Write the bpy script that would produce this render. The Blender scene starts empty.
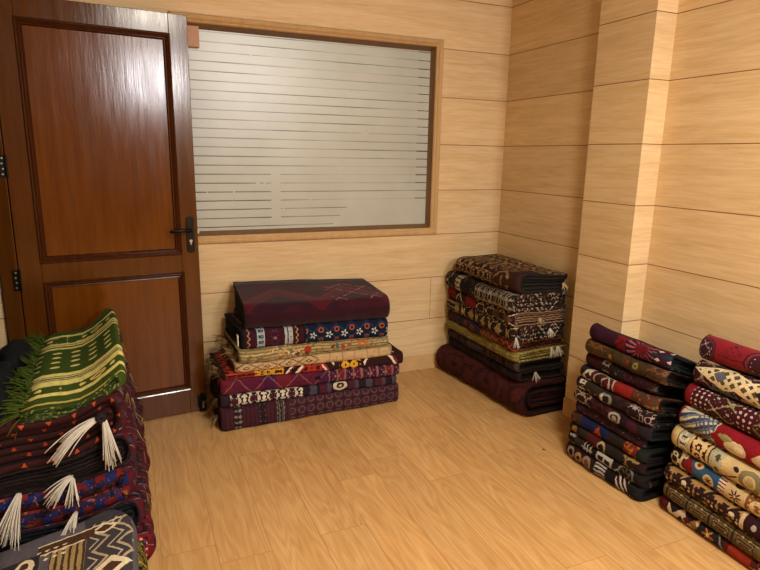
import bpy, math, random
from mathutils import Vector, noise
S = bpy.context.scene
COL = S.collection
PI = math.pi

# ------------------------------------------------------------------ helpers
def lin(h):
    h = h.lstrip('#'); c = [int(h[i:i+2], 16)/255 for i in (0, 2, 4)]
    return tuple(x/12.92 if x <= .04045 else ((x+.055)/1.055)**2.4 for x in c) + (1,)

def tag(o, label=None, cat=None, group=None, kind=None):
    if label: o['label'] = label
    if cat: o['category'] = cat
    if group: o['group'] = group
    if kind: o['kind'] = kind
    return o

def empty(name, loc, rz=0):
    o = bpy.data.objects.new(name, None); COL.objects.link(o)
    o.location = loc; o.rotation_euler = (0, 0, rz); o.empty_display_size = .1
    bpy.context.view_layer.update()
    return o

class MB:
    """collects geometry for one mesh"""
    def __init__(s): s.v = []; s.f = []; s.m = []; s.uv = []
    def add(s, vs, fs, mi=0, uvs=None):
        b = len(s.v); s.v += [tuple(p) for p in vs]
        for k, f in enumerate(fs):
            s.f.append([b+i for i in f]); s.m.append(mi)
            s.uv.append(uvs[k] if uvs else [(0, 0)]*len(f))
    def box(s, a, b, mi=0):
        x0, y0, z0 = a; x1, y1, z1 = b
        vs = [(x0,y0,z0),(x1,y0,z0),(x1,y1,z0),(x0,y1,z0),(x0,y0,z1),(x1,y0,z1),(x1,y1,z1),(x0,y1,z1)]
        s.add(vs, [(3,2,1,0),(4,5,6,7),(0,1,5,4),(1,2,6,5),(2,3,7,6),(3,0,4,7)], mi)
    def tube(s, pts, r, n=6, mi=0, r1=None):
        pts = [Vector(p) for p in pts]; r1 = r if r1 is None else r1; vs = []; fs = []
        N = len(pts)
        for i, p in enumerate(pts):
            t = (pts[min(i+1, N-1)]-pts[max(i-1, 0)]).normalized()
            a = t.cross(Vector((0, 0, 1)))
            if a.length < 1e-3: a = t.cross(Vector((1, 0, 0)))
            a.normalize(); b = t.cross(a); rr = r+(r1-r)*i/(N-1)
            for k in range(n):
                th = 2*PI*k/n; vs.append(p+a*rr*math.cos(th)+b*rr*math.sin(th))
        for i in range(N-1):
            for k in range(n):
                k2 = (k+1) % n; fs.append((i*n+k, i*n+k2, (i+1)*n+k2, (i+1)*n+k))
        fs.append(tuple(range(n-1, -1, -1))); fs.append(tuple((N-1)*n+k for k in range(n)))
        s.add(vs, fs, mi)
    def build(s, name, mats, parent=None, smooth=False, bevel=0, world=True):
        me = bpy.data.meshes.new(name)
        inv = parent.matrix_world.inverted() if (parent and world) else None
        me.from_pydata([inv @ Vector(p) for p in s.v] if inv else s.v, [], s.f)
        for m in (mats if isinstance(mats, (list, tuple)) else [mats]): me.materials.append(m)
        me.polygons.foreach_set('material_index', s.m)
        l = me.uv_layers.new(name='UVMap')
        flat = [c for f in s.uv for p in f for c in p]
        l.data.foreach_set('uv', flat)
        if smooth: me.polygons.foreach_set('use_smooth', [True]*len(s.f))
        me.update()
        o = bpy.data.objects.new(name, me); COL.objects.link(o)
        if parent: o.parent = parent
        if bevel:
            b = o.modifiers.new('bevel', 'BEVEL'); b.width = bevel; b.segments = 2; b.limit_method = 'ANGLE'
        return o

# ------------------------------------------------------------------ node DSL
class NG:
    def __init__(s, name):
        s.mat = bpy.data.materials.new(name); s.mat.use_nodes = True
        s.t = s.mat.node_tree; s.bsdf = s.t.nodes['Principled BSDF']
    def n(s, t, **kw):
        nd = s.t.nodes.new(t)
        for k, v in kw.items(): setattr(nd, k, v)
        return nd
    def link(s, a, b): s.t.links.new(a, b)
    def put(s, sock, v):
        if isinstance(v, bpy.types.NodeSocket): s.link(v, sock)
        else: sock.default_value = v
    def m(s, op, a, b=0.0, c=0.0):
        nd = s.n('ShaderNodeMath', operation=op)
        s.put(nd.inputs[0], a); s.put(nd.inputs[1], b); s.put(nd.inputs[2], c)
        return nd.outputs[0]
    def add(s, a, b): return s.m('ADD', a, b)
    def sub(s, a, b): return s.m('SUBTRACT', a, b)
    def mul(s, a, b): return s.m('MULTIPLY', a, b)
    def abs(s, a): return s.m('ABSOLUTE', a)
    def lt(s, a, b): return s.m('LESS_THAN', a, b)
    def gt(s, a, b): return s.m('GREATER_THAN', a, b)
    def rng(s, x, a, b):
        return s.lt(s.abs(s.sub(x, (a+b)/2)), (b-a)/2)
    def fr(s, x, p, o=0.0):          # centred repeat: -p/2..p/2
        return s.sub(s.m('WRAP', s.add(x, p/2-o), p, 0.0), p/2)
    def xyz(s, x, y, z=0.0):
        nd = s.n('ShaderNodeCombineXYZ')
        for i, q in enumerate((x, y, z)): s.put(nd.inputs[i], q)
        return nd.outputs[0]
    def noise(s, vec, scale, detail=2.0, rough=.5, dist=0.0):
        nd = s.n('ShaderNodeTexNoise')
        if vec is not None: s.link(vec, nd.inputs['Vector'])
        nd.inputs['Scale'].default_value = scale; nd.inputs['Detail'].default_value = detail
        nd.inputs['Roughness'].default_value = rough; nd.inputs['Distortion'].default_value = dist
        return nd.outputs['Fac']
    def mix(s, fac, a, b, blend='MIX'):
        nd = s.n('ShaderNodeMix', data_type='RGBA', blend_type=blend)
        s.put(nd.inputs[0], fac); s.put(nd.inputs[6], a); s.put(nd.inputs[7], b)
        return nd.outputs[2]
    def ramp(s, fac, stops, const=False):
        nd = s.n('ShaderNodeValToRGB'); cr = nd.color_ramp
        if const: cr.interpolation = 'CONSTANT'
        while len(cr.elements) < len(stops): cr.elements.new(1)
        for e, (p, c) in zip(cr.elements, stops): e.position = p; e.color = c
        s.link(fac, nd.inputs[0]); return nd.outputs[0]
    def maprange(s, x, a, b, c, d):
        nd = s.n('ShaderNodeMapRange'); s.put(nd.inputs[0], x)
        for i, q in enumerate((a, b, c, d)): nd.inputs[i+1].default_value = q
        return nd.outputs[0]
    def bump(s, h, strength, dist=.002):
        nd = s.n('ShaderNodeBump'); nd.inputs['Strength'].default_value = strength
        nd.inputs['Distance'].default_value = dist; s.link(h, nd.inputs['Height'])
        s.link(nd.outputs[0], s.bsdf.inputs['Normal'])

# motif masks: each returns f(g,u,v)->socket
def bar(a, b): return lambda g, u, v: g.rng(u, a, b)
def vb(a, b): return lambda g, u, v: g.rng(v, a, b)
def box(uc, vc, hu, hv): return lambda g, u, v: g.mul(g.rng(u, uc-hu, uc+hu), g.rng(v, vc-hv, vc+hv))
def _d(g, u, v, ru, rv): return g.add(g.mul(g.abs(u), 1/ru), g.mul(g.abs(v), 1/rv))
def _e(g, u, v, ru, rv):
    a = g.mul(u, 1/ru); b = g.mul(v, 1/rv)
    return g.m('SQRT', g.add(g.mul(a, a), g.mul(b, b)))
def _lim(g, d, hole):
    k = g.lt(d, 1.0)
    return g.mul(k, g.gt(d, hole)) if hole else k
def dia(uc, vc, ru, rv, hole=0): return lambda g, u, v: _lim(g, _d(g, g.sub(u, uc), g.sub(v, vc), ru, rv), hole)
def ell(uc, vc, ru, rv, hole=0): return lambda g, u, v: _lim(g, _e(g, g.sub(u, uc), g.sub(v, vc), ru, rv), hole)
def rdia(pu, pv, ru, rv, ou=0, ov=0, hole=0): return lambda g, u, v: _lim(g, _d(g, g.fr(u, pu, ou), g.fr(v, pv, ov), ru, rv), hole)
def rell(pu, pv, ru, rv, ou=0, ov=0, hole=0): return lambda g, u, v: _lim(g, _e(g, g.fr(u, pu, ou), g.fr(v, pv, ov), ru, rv), hole)
def rbox(pu, pv, hu, hv, ou=0, ov=0): return lambda g, u, v: g.mul(g.lt(g.abs(g.fr(u, pu, ou)), hu), g.lt(g.abs(g.fr(v, pv, ov)), hv))
def rbar(p, h, o=0): return lambda g, u, v: g.lt(g.abs(g.fr(u, p, o)), h)
def rvb(p, h, o=0): return lambda g, u, v: g.lt(g.abs(g.fr(v, p, o)), h)
def flw(pu, pv, r, n, ou=0, ov=0, hole=.25):
    def f(g, u, v):
        a = g.fr(u, pu, ou); b = g.fr(v, pv, ov)
        th = g.m('ARCTAN2', b, a); d = g.mul(g.m('SQRT', g.add(g.mul(a, a), g.mul(b, b))), 1/r)
        pet = g.add(.62, g.mul(.4, g.m('COSINE', g.mul(th, float(n)))))
        return g.mul(g.lt(d, pet), g.gt(d, hole))
    return f
def lat(pu, pv, w, ou=0, ov=0):
    return lambda g, u, v: g.lt(g.abs(g.sub(g.mul(g.abs(g.fr(u, pu, ou)), 2/pu), g.mul(g.abs(g.fr(v, pv, ov)), 2/pv))), w)
def zig(vc, amp, per, w, ou=0):
    return lambda g, u, v: g.lt(g.abs(g.sub(g.sub(v, vc), g.mul(g.sub(g.mul(g.abs(g.fr(u, per, ou)), 4/per), 1.0), amp))), w)
def diag(per, w, k=1.0, o=0): return lambda g, u, v: g.lt(g.abs(g.fr(g.add(u, g.mul(v, k)), per, o)), w)
def kil(pu, pv, sc, thr, seed=0.0, ou=0, ov=0, th2=None):
    """mirror-symmetric woven ornament"""
    def f(g, u, v):
        a = g.abs(g.fr(u, pu, ou)); b = g.abs(g.fr(v, pv, ov))
        q = g.noise(g.xyz(a, b, seed), sc, 1.0)
        return g.rng(q, thr, th2) if th2 else g.gt(q, thr)
    return f
def spk(sc, thr, seed=0.0):
    return lambda g, u, v: g.gt(g.noise(g.xyz(u, v, seed), sc, 1.0), thr)
def AND(*ms):
    def f(g, u, v):
        r = ms[0](g, u, v)
        for k in ms[1:]: r = g.mul(r, k(g, u, v))
        return r
    return f
def win(a, b, m): return AND(bar(a, b), m)

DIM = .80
def pile(name, base, layers, warp=.006, var=.30, bstr=.5, sheen=.0, wear=None):
    g = NG(name); uv = g.n('ShaderNodeUVMap'); uv.uv_map = 'UVMap'
    sp = g.n('ShaderNodeSeparateXYZ'); g.link(uv.outputs[0], sp.inputs[0])
    u, v = sp.outputs[0], sp.outputs[1]
    if warp:
        u2 = g.add(u, g.mul(g.sub(g.noise(uv.outputs[0], 45, 2), .5), warp*2.5))
        v2 = g.add(v, g.mul(g.sub(g.noise(g.xyz(u, v, 3.3), 45, 2), .5), warp*2.5))
    else: u2, v2 = u, v
    col = None
    base = lin(base)
    for mk, c in layers:
        k = mk(g, u2, v2); c = lin(c)
        col = g.mix(k, base if col is None else col, c)
    if col is None: col = g.mix(0.0, base, base)
    nz = g.noise(uv.outputs[0], 260, 3, .7)
    nz2 = g.noise(g.xyz(u, g.mul(v, 3.0), 7.0), 22, 3)
    k = g.add(g.maprange(nz, .3, .7, 1-var, 1+var), g.maprange(nz2, .3, .7, -.14, .14))
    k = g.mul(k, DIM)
    col = g.mix(1.0, col, g.xyz(k, k, k), 'MULTIPLY')
    g.link(col, g.bsdf.inputs['Base Color'])
    g.bsdf.inputs['Roughness'].default_value = .92
    g.bsdf.inputs['Specular IOR Level'].default_value = .2
    if sheen:
        g.bsdf.inputs['Sheen Weight'].default_value = sheen
    g.bump(nz, bstr, .004)
    return g.mat

def plain(name, c, rough=.6, metal=0, var=0, sc=30, spec=.5, coat=0):
    g = NG(name)
    if var:
        tc = g.n('ShaderNodeTexCoord'); nz = g.noise(tc.outputs['Object'], sc, 4)
        k = g.maprange(nz, .3, .7, 1-var, 1+var)
        g.link(g.mix(1.0, lin(c), g.xyz(k, k, k), 'MULTIPLY'), g.bsdf.inputs['Base Color'])
        g.bump(nz, .2, .002)
    else:
        g.bsdf.inputs['Base Color'].default_value = lin(c)
    g.bsdf.inputs['Roughness'].default_value = rough; g.bsdf.inputs['Metallic'].default_value = metal
    g.bsdf.inputs['Specular IOR Level'].default_value = spec; g.bsdf.inputs['Coat Weight'].default_value = coat
    return g.mat

# ------------------------------------------------------------------ camera (solved from the room's lines)
F_PX, PITCH, YAW, ROLL = 579.66, .2206, .40846, .01727
CAM = Vector((-.4604, -3.3828, 1.45))
cy, sy, cp, sp = math.cos(YAW), math.sin(YAW), math.cos(PITCH), math.sin(PITCH)
f = Vector((sy*cp, cy*cp, -sp)); r0 = Vector((cy, -sy, 0)); u0 = r0.cross(f)
c, s_ = math.cos(ROLL), math.sin(ROLL)
r = c*r0+s_*u0; u = c*u0-s_*r0
cam = bpy.data.objects.new('camera', bpy.data.cameras.new('camera')); COL.objects.link(cam)
from mathutils import Matrix
M = Matrix(((r.x, u.x, -f.x, CAM.x), (r.y, u.y, -f.y, CAM.y), (r.z, u.z, -f.z, CAM.z), (0, 0, 0, 1)))
cam.matrix_world = M
cam.data.sensor_width = 36; cam.data.lens = F_PX/760*36; cam.data.clip_start = .02
S.camera = cam

# ------------------------------------------------------------------ room materials
ZD, PH = 1.5219, .2903
def panel_mat(name, axis, ca, cb, joints=(), seam='#7a5630'):
    """wood veneer panels: horizontal boards, grain along the wall"""
    g = NG(name); tc = g.n('ShaderNodeTexCoord'); sp = g.n('ShaderNodeSeparateXYZ')
    g.link(tc.outputs['Object'], sp.inputs[0])
    a = sp.outputs[axis]; z = sp.outputs[2]
    row = g.m('FLOOR', g.mul(g.sub(z, ZD), 1/PH))
    rs = g.mul(row, 3.71)
    n1 = g.noise(g.xyz(g.add(g.mul(a, 2.2), rs), g.mul(z, 26.0), rs), 1.0, 5, .62, .6)
    n2 = g.noise(g.xyz(g.mul(a, 7.0), g.mul(z, 110.0), rs), 1.0, 4, .65, .4)
    n3 = g.noise(g.xyz(g.mul(a, 1.1), g.mul(z, 4.0), rs), 1.0, 2, .5)
    t = g.add(g.add(g.mul(n1, .46), g.mul(n2, .40)), g.mul(n3, .14))
    col = g.ramp(t, [(.36, lin(cb)), (.60, lin(ca))])
    wn = g.n('ShaderNodeTexWhiteNoise', noise_dimensions='1D'); g.link(row, wn.inputs['W'])
    k = g.maprange(wn.outputs['Value'], 0, 1, .95, 1.05)
    col = g.mix(1.0, col, g.xyz(k, k, k), 'MULTIPLY')
    sm = g.lt(g.abs(g.fr(g.sub(z, ZD), PH)), .0022)
    for (jx, z0, z1) in joints:
        sm = g.m('MAXIMUM', sm, g.mul(g.lt(g.abs(g.sub(a, jx)), .0015), g.rng(z, z0, z1)))
    col = g.mix(sm, col, lin(seam))
    g.link(col, g.bsdf.inputs['Base Color'])
    g.bsdf.inputs['Roughness'].default_value = .55
    g.bsdf.inputs['Specular IOR Level'].default_value = .3
    g.bump(g.sub(n1, g.mul(sm, 3.0)), .12, .003)
    return g.mat
WA, WB = '#dabf94', '#c4a474'
M_back = panel_mat('veneer_back', 0, WA, WB, [(1.378, ZD-4*PH, ZD-3*PH), (-.34, ZD+3*PH, ZD+4*PH)])
M_side = panel_mat('veneer_side', 1, WA, WB)
M_skirt = plain('skirting_wood', '#c49f6e', .5, var=.08, sc=12)
M_ceil = plain('ceiling_paint', '#8c7c64', .8)

def floor_mat():
    g = NG('laminate_floor'); tc = g.n('ShaderNodeTexCoord'); sp = g.n('ShaderNodeSeparateXYZ')
    g.link(tc.outputs['Object'], sp.inputs[0]); x, y = sp.outputs[0], sp.outputs[1]
    W, L = .192, 1.28
    row = g.m('FLOOR', g.mul(g.add(x, .06), 1/W))
    wn = g.n('ShaderNodeTexWhiteNoise', noise_dimensions='1D'); g.link(row, wn.inputs['W'])
    yo = g.add(y, g.mul(wn.outputs['Value'], L))
    cell = g.m('FLOOR', g.mul(yo, 1/L))
    wn2 = g.n('ShaderNodeTexWhiteNoise', noise_dimensions='2D'); g.link(g.xyz(row, cell), wn2.inputs['Vector'])
    rs = g.mul(wn2.outputs['Value'], 37.0)
    # cathedral grain: contour lines of a stretched noise
    hgt = g.noise(g.xyz(g.mul(x, 9.0), g.mul(y, 1.3), rs), 1.0, 2, .45)
    rings = g.m('SINE', g.mul(hgt, 75.0))
    rings = g.maprange(rings, -1, 1, 0, 1)
    n2 = g.noise(g.xyz(g.mul(x, 190.0), g.mul(y, 5.0), rs), 1.0, 3, .6)
    n3 = g.noise(g.xyz(g.mul(x, 14.0), g.mul(y, 1.0), rs), 1.0, 4, .6)
    t = g.add(g.add(g.mul(rings, .11), g.mul(n2, .46)), g.mul(n3, .43))
    col = g.ramp(t, [(.28, lin('#a87b48')), (.5, lin('#c0945c')), (.72, lin('#cfa974'))])
    k = g.maprange(wn2.outputs['Value'], 0, 1, .93, 1.06)
    col = g.mix(1.0, col, g.xyz(k, k, k), 'MULTIPLY')
    sm = g.m('MAXIMUM', g.lt(g.abs(g.fr(g.add(x, .06), W)), .0011), g.lt(g.abs(g.fr(yo, L)), .0011))
    col = g.mix(g.mul(sm, .6), col, lin('#7a4a22'))
    # dark knots
    vo = g.n('ShaderNodeTexVoronoi'); vo.inputs['Scale'].default_value = 1.0
    g.link(g.xyz(g.mul(x, 3.1), g.mul(y, 1.7), 0.0), vo.inputs['Vector'])
    col = g.mix(g.lt(vo.outputs['Distance'], .018), col, lin('#4a2a12'))
    g.link(col, g.bsdf.inputs['Base Color'])
    g.link(g.maprange(n3, .3, .7, .34, .48), g.bsdf.inputs['Roughness'])
    g.bsdf.inputs['Specular IOR Level'].default_value = .4
    g.bump(g.sub(n2, g.mul(sm, 2.0)), .08, .002)
    return g.mat
M_floor = floor_mat()

def varnish(name, ca, cb, bump=.12, r0=.12, r1=.21):
    g = NG(name); tc = g.n('ShaderNodeTexCoord'); sp = g.n('ShaderNodeSeparateXYZ')
    g.link(tc.outputs['Object'], sp.inputs[0])
    x, y, z = sp.outputs
    n1 = g.noise(g.xyz(g.mul(x, 30.0), g.mul(y, 30.0), g.mul(z, 2.2)), 1.0, 4, .6, .3)
    n2 = g.noise(g.xyz(g.mul(x, 120.0), g.mul(y, 120.0), g.mul(z, 6.0)), 1.0, 3, .6)
    col = g.ramp(g.add(g.mul(n1, .7), g.mul(n2, .3)), [(.3, lin(cb)), (.68, lin(ca))])
    g.link(col, g.bsdf.inputs['Base Color'])
    n3 = g.noise(g.xyz(g.mul(x, 26.0), g.mul(y, 26.0), g.mul(z, 3.0)), 1.0, 5, .7)
    g.link(g.maprange(n3, .3, .7, r0, r1), g.bsdf.inputs['Roughness'])
    g.bsdf.inputs['Specular IOR Level'].default_value = .33
    g.bump(g.add(n3, g.mul(n2, .3)), bump, .004)
    return g.mat
M_door = varnish('door_varnish', '#58300a', '#462305')
M_panel = varnish('door_panel_varnish', '#683807', '#522803')
M_dmould = varnish('door_moulding_varnish', '#4a2610', '#381a0a', .1)
M_jamb = varnish('door_jamb_varnish', '#54300f', '#432306')
M_black = plain('black_bronze', '#15110f', .35, .7)
M_steel = plain('steel', '#b8b4aa', .3, 1)
M_wtrim = varnish('window_trim_wood', '#c6a474', '#b69262', .05, .38, .5)
M_reveal = varnish('window_reveal_wood', '#7c5c3c', '#6c4e30', .05, .4, .5)
M_block = plain('pink_wood_block', '#b98d6c', .6, var=.06)

# ------------------------------------------------------------------ the room shell
XR, XC, YC0, YC1, XL = 1.9, 1.775, -.937, -1.291, -.975
YB, ZC = -7.2, 2.75
def struct(name, m, mats, parent=None, bevel=0, smooth=False):
    o = m.build(name, mats, parent, bevel=bevel, smooth=smooth)
    if not parent: o['kind'] = 'structure'
    return o
b = MB(); b.box((-2.4, YB-.1, -.05), (XR+.1, 1.6, 0)); struct('floor', b, M_floor)
b = MB(); b.box((-2.4, YB-.1, ZC), (XR+.1, 1.6, ZC+.05)); struct('ceiling', b, M_ceil)
# window opening in the back wall
WX0, WX1, WZ0, WZ1 = -.165, 1.372, .985, 2.112
b = MB()
b.box((-1.3, 0, 0), (XR, .1, WZ0)); b.box((-1.3, 0, WZ1), (XR, .1, ZC))
b.box((-1.3, 0, WZ0), (WX0, .1, WZ1)); b.box((WX1, 0, WZ0), (XR, .1, WZ1))
struct('wall_back', b, M_back)
b = MB(); b.box((XR, YB, 0), (XR+.1, .1, ZC)); struct('wall_right', b, M_side)
b = MB()
x0, x1, y0, y1 = XC, XR, YC1, YC0
b.add([(x0,y0,0),(x0,y0,ZC),(x0,y1,ZC),(x0,y1,0)], [(0,1,2,3)], 0)
b.add([(x0,y0,0),(x1,y0,0),(x1,y0,ZC),(x0,y0,ZC)], [(0,1,2,3)], 1)
b.add([(x0,y1,0),(x0,y1,ZC),(x1,y1,ZC),(x1,y1,0)], [(0,1,2,3)], 1)
struct('wall_column', b, [M_side, M_back])
b = MB()
b.box((XL-.28, -.205, 0), (XL, 0, ZC)); b.box((XL-.12, -1.14, 2.16), (XL, -.205, ZC)); b.box((XL-.12, YB, 0), (XL, -1.14, ZC))
struct('wall_left', b, M_side)
b = MB(); b.box((-2.4, YB-.1, 0), (XR, YB, ZC)); struct('wall_front', b, plain('front_wall_paint', '#5f4a35', .7))
b = MB(); b.box((-2.4, YB, 0), (-2.3, 1.6, ZC)); struct('wall_hallway', b, M_ceil)
b = MB(); b.box((-2.3, 1.5, 0), (XR+.1, 1.6, ZC)); struct('wall_beyond', b, plain('beyond_wall_paint', '#55534c', .8))
HB = .1045
b = MB(); b.box((XL+.001, -.009, 0), (XR-.001, -.0005, HB)); struct('baseboard_back', b, M_skirt, bevel=.002)
b = MB(); b.box((XR-.009, YC0, 0), (XR-.0005, -.01, HB)); b.box((XR-.009, YB, 0), (XR-.0005, YC1-.009, HB))
b.box((XC-.009, YC1-.009, 0), (XC-.0005, YC0, HB)); b.box((XC-.009, YC1-.009, 0), (XR-.0005, YC1-.0005, HB))
struct('baseboard_right', b, M_skirt, bevel=.002)

# window_1: frame, reveal, frosted pane, corner block
def glass_mat():
    g = NG('frosted_striped_glass'); t = g.t
    tc = g.n('ShaderNodeNewGeometry'); sp = g.n('ShaderNodeSeparateXYZ'); g.link(tc.outputs['Position'], sp.inputs[0])
    x, z = sp.outputs[0], sp.outputs[2]
    P = .0503
    row = g.m('ROUND', g.mul(g.sub(z, 1.026), 1/P))
    ln = g.lt(g.abs(g.fr(g.sub(z, 1.026), P)), g.maprange(g.noise(g.xyz(g.mul(x, 2.0), g.mul(row, 5.3), 0.0), 1.0, 1), .3, .7, .0017, .0034))
    # gaps where the film covers the line
    gap = g.mul(g.rng(x, .318, .375), g.rng(z, 1.03, 1.36))
    low = g.mul(g.gt(x, g.add(.78, g.mul(g.sub(1.11, z), -.9))), g.lt(z, 1.15))
    brk = g.gt(g.noise(g.xyz(g.mul(x, 6.0), g.mul(row, 9.1), 2.0), 1.0, 3, .7), .66)
    cover = g.m('MAXIMUM', g.m('MAXIMUM', gap, low), brk)
    line = g.mul(ln, g.sub(1.0, cover))
    fade = g.maprange(g.noise(g.xyz(g.mul(x, 1.6), g.mul(row, 3.1), 5.0), 1.0, 2), .35, .65, .12, .75)
    fade = g.m('MAXIMUM', g.m('MAXIMUM', fade, g.mul(g.gt(x, 1.27), .9)), g.mul(g.maprange(x, .25, .75, 1, 0), g.maprange(z, 1.0, 1.9, .95, .3)))
    line = g.mul(line, fade)
    n1 = g.noise(tc.outputs['Position'], 3.0, 4, .6)
    col = g.ramp(n1, [(.3, lin('#c6c7bc')), (.7, lin('#d2d3c8'))])
    # smears and specks on the film
    sm = g.gt(g.noise(tc.outputs['Position'], 34, 4, .7), .64)
    zone = g.m('MAXIMUM', g.lt(_e(g, g.sub(x, .86), g.sub(z, 1.72), .16, .30), 1.0), g.lt(_e(g, g.sub(x, .22), g.sub(z, 1.86), .07, .12), 1.0))
    col = g.mix(g.mul(g.mul(sm, zone), .5), col, lin('#cfcaae'))
    g.link(col, g.bsdf.inputs['Base Color'])
    g.bsdf.inputs['Roughness'].default_value = .33
    g.bsdf.inputs['Specular IOR Level'].default_value = 1.0
    tr = g.n('ShaderNodeBsdfTranslucent'); g.link(col, tr.inputs['Color'])
    m1 = g.n('ShaderNodeMixShader'); m1.inputs[0].default_value = .35
    g.link(g.bsdf.outputs[0], m1.inputs[1]); g.link(tr.outputs[0], m1.inputs[2])
    gl = g.n('ShaderNodeBsdfGlass'); gl.inputs['Roughness'].default_value = .02; gl.inputs['IOR'].default_value = 1.05
    gl.inputs['Color'].default_value = (.55, .6, .55, 1)
    m2 = g.n('ShaderNodeMixShader'); g.link(line, m2.inputs[0])
    g.link(m1.outputs[0], m2.inputs[1]); g.link(gl.outputs[0], m2.inputs[2])
    g.link(m2.outputs[0], t.nodes['Material Output'].inputs['Surface'])
    return g.mat
w = empty('window_1', ((WX0+WX1)/2, 0, WZ0)); w['kind'] = 'structure'
GY = .062
b = MB(); b.box((WX0, GY, WZ0), (WX1, GY+.006, WZ1)); b.build('frosted_pane', glass_mat(), w)
def frame_ring(m, x0, x1, z0, z1, prof, mi=0):
    """sweep profile [(inset, y)] round a rectangle, mitred"""
    vs = []; n = len(prof)
    for (cx, cz, sx, sz) in ((x0, z0, 1, 1), (x1, z0, -1, 1), (x1, z1, -1, -1), (x0, z1, 1, -1)):
        for (i, y) in prof: vs.append((cx+sx*i, y, cz+sz*i))
    fs = []
    for k in range(4):
        k2 = (k+1) % 4
        for j in range(n-1): fs.append((k*n+j, k2*n+j, k2*n+j+1, k*n+j+1))
    m.add(vs, fs, mi)
TX0, TX1, TZ0, TZ1 = WX0-.042, WX1+.030, WZ0-.043, WZ1+.040
b = MB()
frame_ring(b, TX0, TX1, TZ0, TZ1, [(0, 0), (0, -.012), (.006, -.018), (.020, -.022), (.027, -.017), (.031, -.010), (.038, -.006), (.042, .0), (.043, .01)])
b.build('frame', M_wtrim, w, smooth=False)
b = MB(); frame_ring(b, WX0-.0, WX1+.0, WZ0, WZ1, [(-.001, .004), (.008, .02), (.022, GY)]); b.build('reveal', M_reveal, w)
b = MB(); b.box((-.16, .03, 1.995), (-.056, .058, 2.10)); b.build('corner_block', M_block, w, bevel=.002)

# door_1: hinged on the left wall, swung back towards the window
DA = math.radians(6.436); FREE = Vector((-.133, -.15, 0))
dr = Vector((math.cos(DA), math.sin(DA), 0)); dn = Vector((-math.sin(DA), math.cos(DA), 0))
door = empty('door_1', FREE-dr*.835, DA); door['kind'] = 'structure'
DW, DT, DZ0, DZ1 = .835, .04, .008, 2.11
def D(s): return s+DW        # measured from the free edge -> local x
b = MB()
ops = [(D(-.742), D(-.09), .917, 2.015), (D(-.737), D(-.084), .145, .818)]
b.box((0, 0, DZ0), (ops[0][0], DT, DZ1)); b.box((ops[0][1], 0, DZ0), (DW, DT, DZ1))
b.box((ops[0][0], 0, ops[0][3]), (ops[0][1], DT, DZ1)); b.box((ops[0][0], 0, ops[1][3]), (ops[0][1], DT, ops[0][2]))
b.box((ops[0][0], 0, DZ0), (ops[0][1], DT, ops[1][2]))
b.build('stiles_and_rails', M_door, door, bevel=.002, world=False)
for (a0, a1, z0, z1) in ops:
    b = MB(); b.box((a0-.002, .012, z0-.002), (a1+.002, .028, z1+.002)); p_ = b.build('panel', M_panel, door, world=False)
    b = MB(); frame_ring(b, a0-.004, a1+.004, z0-.004, z1+.004,
        [(0, .002), (.001, -.006), (.005, -.010), (.010, -.007), (.013, -.003), (.017, -.006), (.021, -.002), (.024, .003), (.030, .001), (.034, .012)])
    b.build('moulding', M_dmould, door, world=False)
# handle
b = MB()
def rounded_plate(m, cx, cz, hw, hh, y0, y1, n=8):
    pts = []
    for k in range(2*n+1):
        th = PI*k/(2*n); pts.append((cx+hw*math.cos(th), cz+hh-hw+hw*math.sin(th)))
    for k in range(2*n+1):
        th = PI+PI*k/(2*n); pts.append((cx+hw*math.cos(th), cz-hh+hw+hw*math.sin(th)))
    N = len(pts); vs = [(x, y0, z) for x, z in pts]+[(x, y1, z) for x, z in pts]
    m.add(vs, [tuple(range(N)), tuple(range(2*N-1, N-1, -1))]+[(i, N+i, N+(i+1) % N, (i+1) % N) for i in range(N)])
hx = D(-.040)
rounded_plate(b, hx, 1.018, .020, .098, -.008, 0)
h = b.build('handle_plate', M_black, door, bevel=.002, world=False)
b = MB(); b.tube([(hx, -.006, 1.045), (hx, -.045, 1.045), (hx-.012, -.052, 1.045), (hx-.06, -.052, 1.047), (hx-.098, -.050, 1.044), (hx-.108, -.044, 1.042)], .0095, 8, r1=.008)
b.build('lever', M_black, door, True, world=False)
b = MB(); b.tube([(hx, -.008, .985), (hx, -.012, .985)], .008, 10); b.box((hx-.003, -.011, .966), (hx+.003, -.008, .982)); b.build('keyhole', M_steel, door, world=False)
b = MB(); b.box((DW-.002, .012, 1.02), (DW+.010, .026, 1.042)); b.build('latch', M_steel, door, world=False)
for zc in (.843, 1.372, .25):
    b = MB(); b.box((-.026, -.0065, zc-.05), (-.002, -.003, zc+.05)); b.tube([(0, -.006, zc-.052), (0, -.006, zc+.052)], .0065, 8)
    hg = b.build('hinge', M_black, door, world=False)
    b = MB()
    for k in range(4): b.tube([(-.016+.003*(k % 2), -.0065, zc-.036+k*.024), (-.016+.003*(k % 2), -.0085, zc-.036+k*.024)], .0042, 8)
    sc_ = b.build('screws', M_steel, hg, world=False)
# floor bolt at the foot of the free edge
b = MB(); b.box((D(-.048), -.012, .03), (D(-.006), 0, .105)); b.box((D(-.040), -.03, .012), (D(-.012), -.012, .05))
b.tube([(D(-.027), -.018, .03), (D(-.027), -.018, .12)], .007, 8)
fb = b.build('floor_bolt', M_black, door, bevel=.002, world=False)
b = MB(); b.box((D(-.030), -.034, .03), (D(-.022), -.0305, .075)); b.build('bolt_slide', M_steel, fb, world=False)
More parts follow.
